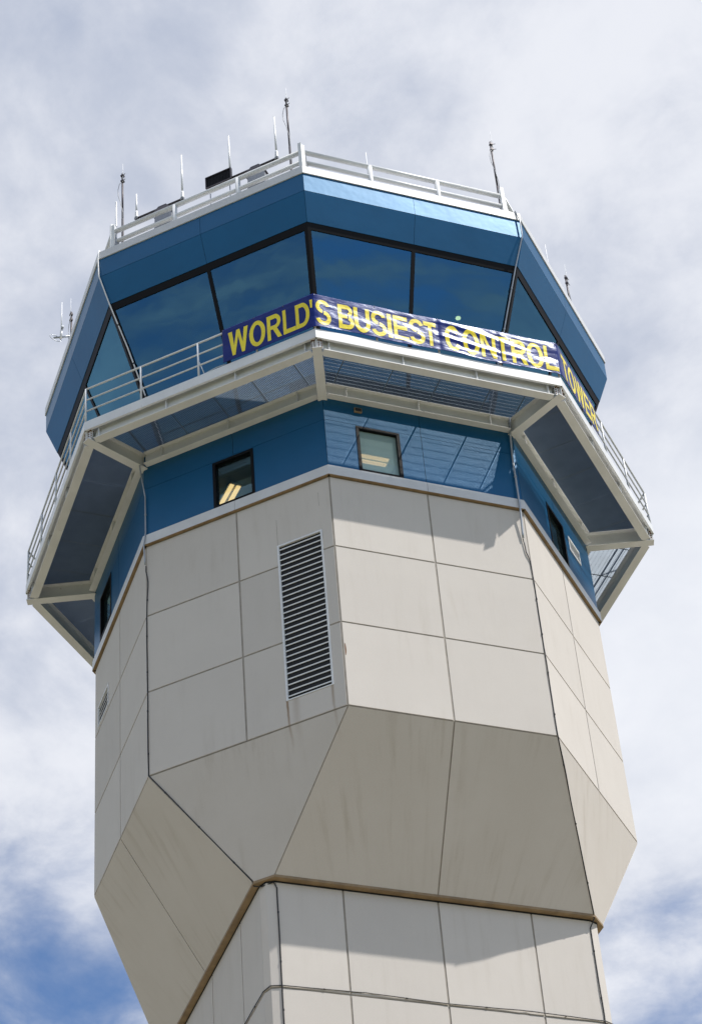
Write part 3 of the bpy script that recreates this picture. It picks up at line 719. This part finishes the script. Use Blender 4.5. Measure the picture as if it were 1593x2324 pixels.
def radio(label, f, u, n, z0, ztop, thick=.027, arm=True, zf=9.45, group='white whip antennas on the roof'):
    o = thing('whip_antenna', label, 'antenna', P(f, u, n, z0-.30), group)
    rod('radome', [P(f, u, n, z0), P(f, u, n, ztop)], thick, M_RADOME, o, 12, thick*.75)
    rod('tip', [P(f, u, n, ztop), P(f, u, n, ztop+.03)], thick*.8, M_RADOME, o, 8, .012)
    mb = MB(); mb.tube([P(f, u, n, z0-.14), P(f, u, n, z0-.10), P(f, u, n, z0+.04), P(f, u, n, z0+.10)], .05, 12, .034); mb.build('mount_collar', M_RADOME, o, True)
    mb = MB(); mb.fbox(f, u-.045, u+.045, n-.04, n+.04, z0-.20, z0-.145); mb.build('clamp', M_COWL, o)
    rod('stub', [P(f, u, n, z0-.32), P(f, u, n, z0-.12)], .028, M_POLE, o)
    return o
def rack(label, ua, ub, n, zc, u0, u1, f=1):
    o = thing('antenna_rack', label, 'antenna mount', P(f, (u0+u1)/2, n, 8.285), 'antenna racks behind the front left rail')
    mb = MB(); mb.hexa([P(f, u0, n-.3, 8.285), P(f, u1, n-.3, 8.285), P(f, u1-.02, n-.22, 9.66), P(f, u0+.06, n-.22, 9.66)], [P(f, u0, n+.05, 8.285), P(f, u1, n+.05, 8.285), P(f, u1-.02, n+.05, 9.66), P(f, u0+.06, n+.05, 9.66)])
    mb.build('cabinet', M_COWL, o)
    mb = MB(); mb.hexa([P(f, u0-.02, n+.08, 9.66), P(f, u1+.02, n+.08, 9.66), P(f, u1+.02, n-.30, 9.66), P(f, u0-.02, n-.30, 9.66)], [P(f, u0+.14, n+.02, 9.93), P(f, u1-.14, n+.02, 9.93), P(f, u1-.14, n-.2, 9.93), P(f, u0+.14, n-.2, 9.93)])
    mb.build('cap', M_POLE, o)
    rod('cross_arm', [P(f, ua, n, zc), P(f, ub, n, zc)], .028, M_POLE, o)
    rod('cross_arm_post', [P(f, (u0+u1)/2, n-.05, 9.74), P(f, (u0+u1)/2, n-.03, zc+.02)], .03, M_POLE, o)
    rod('lead', [P(f, ua, n, zc-.04), P(f, (ua+u0)/2, n, zc-.07), P(f, u0, n, zc-.05), P(f, u1, n, zc-.03), P(f, ub, n, zc-.05)], .012, M_CABLE, o, 6)
    return o
rack('grey cabinet with a dark cross arm behind the roof rail, left of the black panel', -2.07, -.79, 5.85, 9.86, -1.59, -1.10)
rack('grey cabinet with a dark cross arm behind the roof rail, right of the black panel', .45, 1.75, 5.85, 9.86, .94, 1.43)
radio('short white whip antenna on the left end of the left cross arm', 1, -2.06, 5.85, 10.02, 10.75)
radio('tall white whip antenna on the right end of the left cross arm', 1, -.79, 5.85, 10.02, 11.5)
radio('tall white whip antenna rising behind the black panel', 1, .52, 5.85, 10.02, 11.45)
radio('tall white whip antenna just left of the tallest dark mast', 1, 1.77, 5.85, 10.02, 11.42)
def thin(label, f, u, n, top, r=.02):
    b0 = P(f, u, n, 8.285); o = thing('whip_antenna', label, 'antenna', b0, 'white whip antennas on the roof')
    rod('radome', [b0+Vector((0, 0, .5)), P(f, u, n, top)], r, M_RADOME, o, 8, r*.8); rod('stub', [b0, b0+Vector((0, 0, .55))], r*1.6, M_POLE, o)
    rod('tip', [P(f, u, n, top), P(f, u, n, top+.02)], r*.8, M_RADOME, o, 8, .008)
thin('thin white whip antenna at the far left end of the front left roof rail', 1, -2.63, 5.85, 10.8, .028)
thin('small thin whip antenna behind the roof rail of the sunlit face', 0, -.80, 5.9, 10.17, .014)
thin('hair thin whip antenna above the right roof edge', 7, 1.30, 5.93, 11.5, .010)
# black panel on two posts
o = thing('black_panel', 'black rectangular panel on two thin posts above the front left roof rail', 'panel', P(1, .2, 5.9, 8.285))
mb = MB(); mb.fbox(1, -.125, .575, 5.86, 5.90, 9.77, 10.17); mb.build('panel', M_BLACKM, o)
mb = MB()
for q in ((-.125, -.10, 9.77, 10.17), (.55, .575, 9.77, 10.17), (-.10, .55, 9.77, 9.795), (-.10, .55, 10.145, 10.17)): mb.fbox(1, q[0], q[1], 5.901, 5.925, q[2], q[3])
mb.build('rim', M_POLE, o)
mb = MB()
for i in range(16): u = -.07+i*.04; mb.fbox(1, u, u+.008, 5.901, 5.912, 9.80, 10.14)
mb.build('fin', M_BLACKM, o)
for u in (-.03, .50): rod('post', [P(1, u, 5.86, 8.285), P(1, u, 5.86, 9.80)], .014, M_GALV, o)
# side-arm aerial past the left edge
o = thing('side_arm_aerial', 'small white rod aerial on a side arm past the left roof edge', 'antenna', P(2, -2.34, 6.03, 10.68))
rod('arm', [P(2, -2.34, 6.03, 10.70), P(2, -2.50, 6.42, 10.70)], .026, M_GALV, o)
rod('rod', [P(2, -2.42, 6.24, 10.95), P(2, -2.42, 6.24, 12.0)], .018, M_RADOME, o, 8, .012)
rod('mount', [P(2, -2.42, 6.24, 10.66), P(2, -2.42, 6.24, 11.0)], .035, M_RADOME, o)
mb = MB(); mb.fbox(2, -2.46, -2.30, 6.20, 6.26, 10.97, 11.02); mb.build('clamp', M_GALV, o)
rod('cable_loop', [P(2, -2.42, 6.26, 10.72)]+[P(2, -2.46-.05*math.cos(a*PI/7), 6.38+.16*math.cos(a*PI/7+PI), 10.66+.09*math.sin(-a*PI/7)) for a in range(0, 15)], .009, M_GALV, o, 6)

# ------------------------------------------------------------------ lamps inside
def lamp(label, x, y, ang, z, L=1.2, tubes=2):
    o = thing('ceiling_lamp', label, 'ceiling lamp', (x, y, z+ZS)); d = Vector((math.cos(ang), math.sin(ang), 0)); l = Vector((-d.y, d.x, 0))
    c = Vector((x, y, 0)); mb = MB(); mb.beam(c-d*L/2, c+d*L/2, .30, z-.05, z-.001); mb.build('housing', M_RADOME, o)
    for k in range(tubes):
        mb = MB(); q = c+l*(k-.5)*.16; mb.beam(q-d*(L/2-.04), q+d*(L/2-.04), .09, z-.075, z-.0501); mb.build('tube', M_LAMP, o)
d1 = Vector((-2.203+2.547, -3.105+2.404)).normalized()
lamp('lit twin-tube lamp seen through the window of the shaded blue face', -2.38, -2.76, math.atan2(d1.y, d1.x), 2.2, .85)
lamp('lit twin-tube lamp seen through the window of the sunlit blue face', .92, -3.55, math.atan2(.167, .42), 2.2, .75)
o = thing('ceiling_lamp', 'small round lit lamp seen through the right pane of the cab', 'ceiling lamp', (3.27, -3.42, 6.72+ZS))
c0 = Vector((3.27, -3.42, 6.72+ZS))
rod('housing', [c0, c0-Vector((0, 0, .06))], .09, M_COWL, o, 20); rod('bulb', [c0-Vector((0, 0, .0601)), c0-Vector((0, 0, .075))], .062, M_BULB, o, 20)
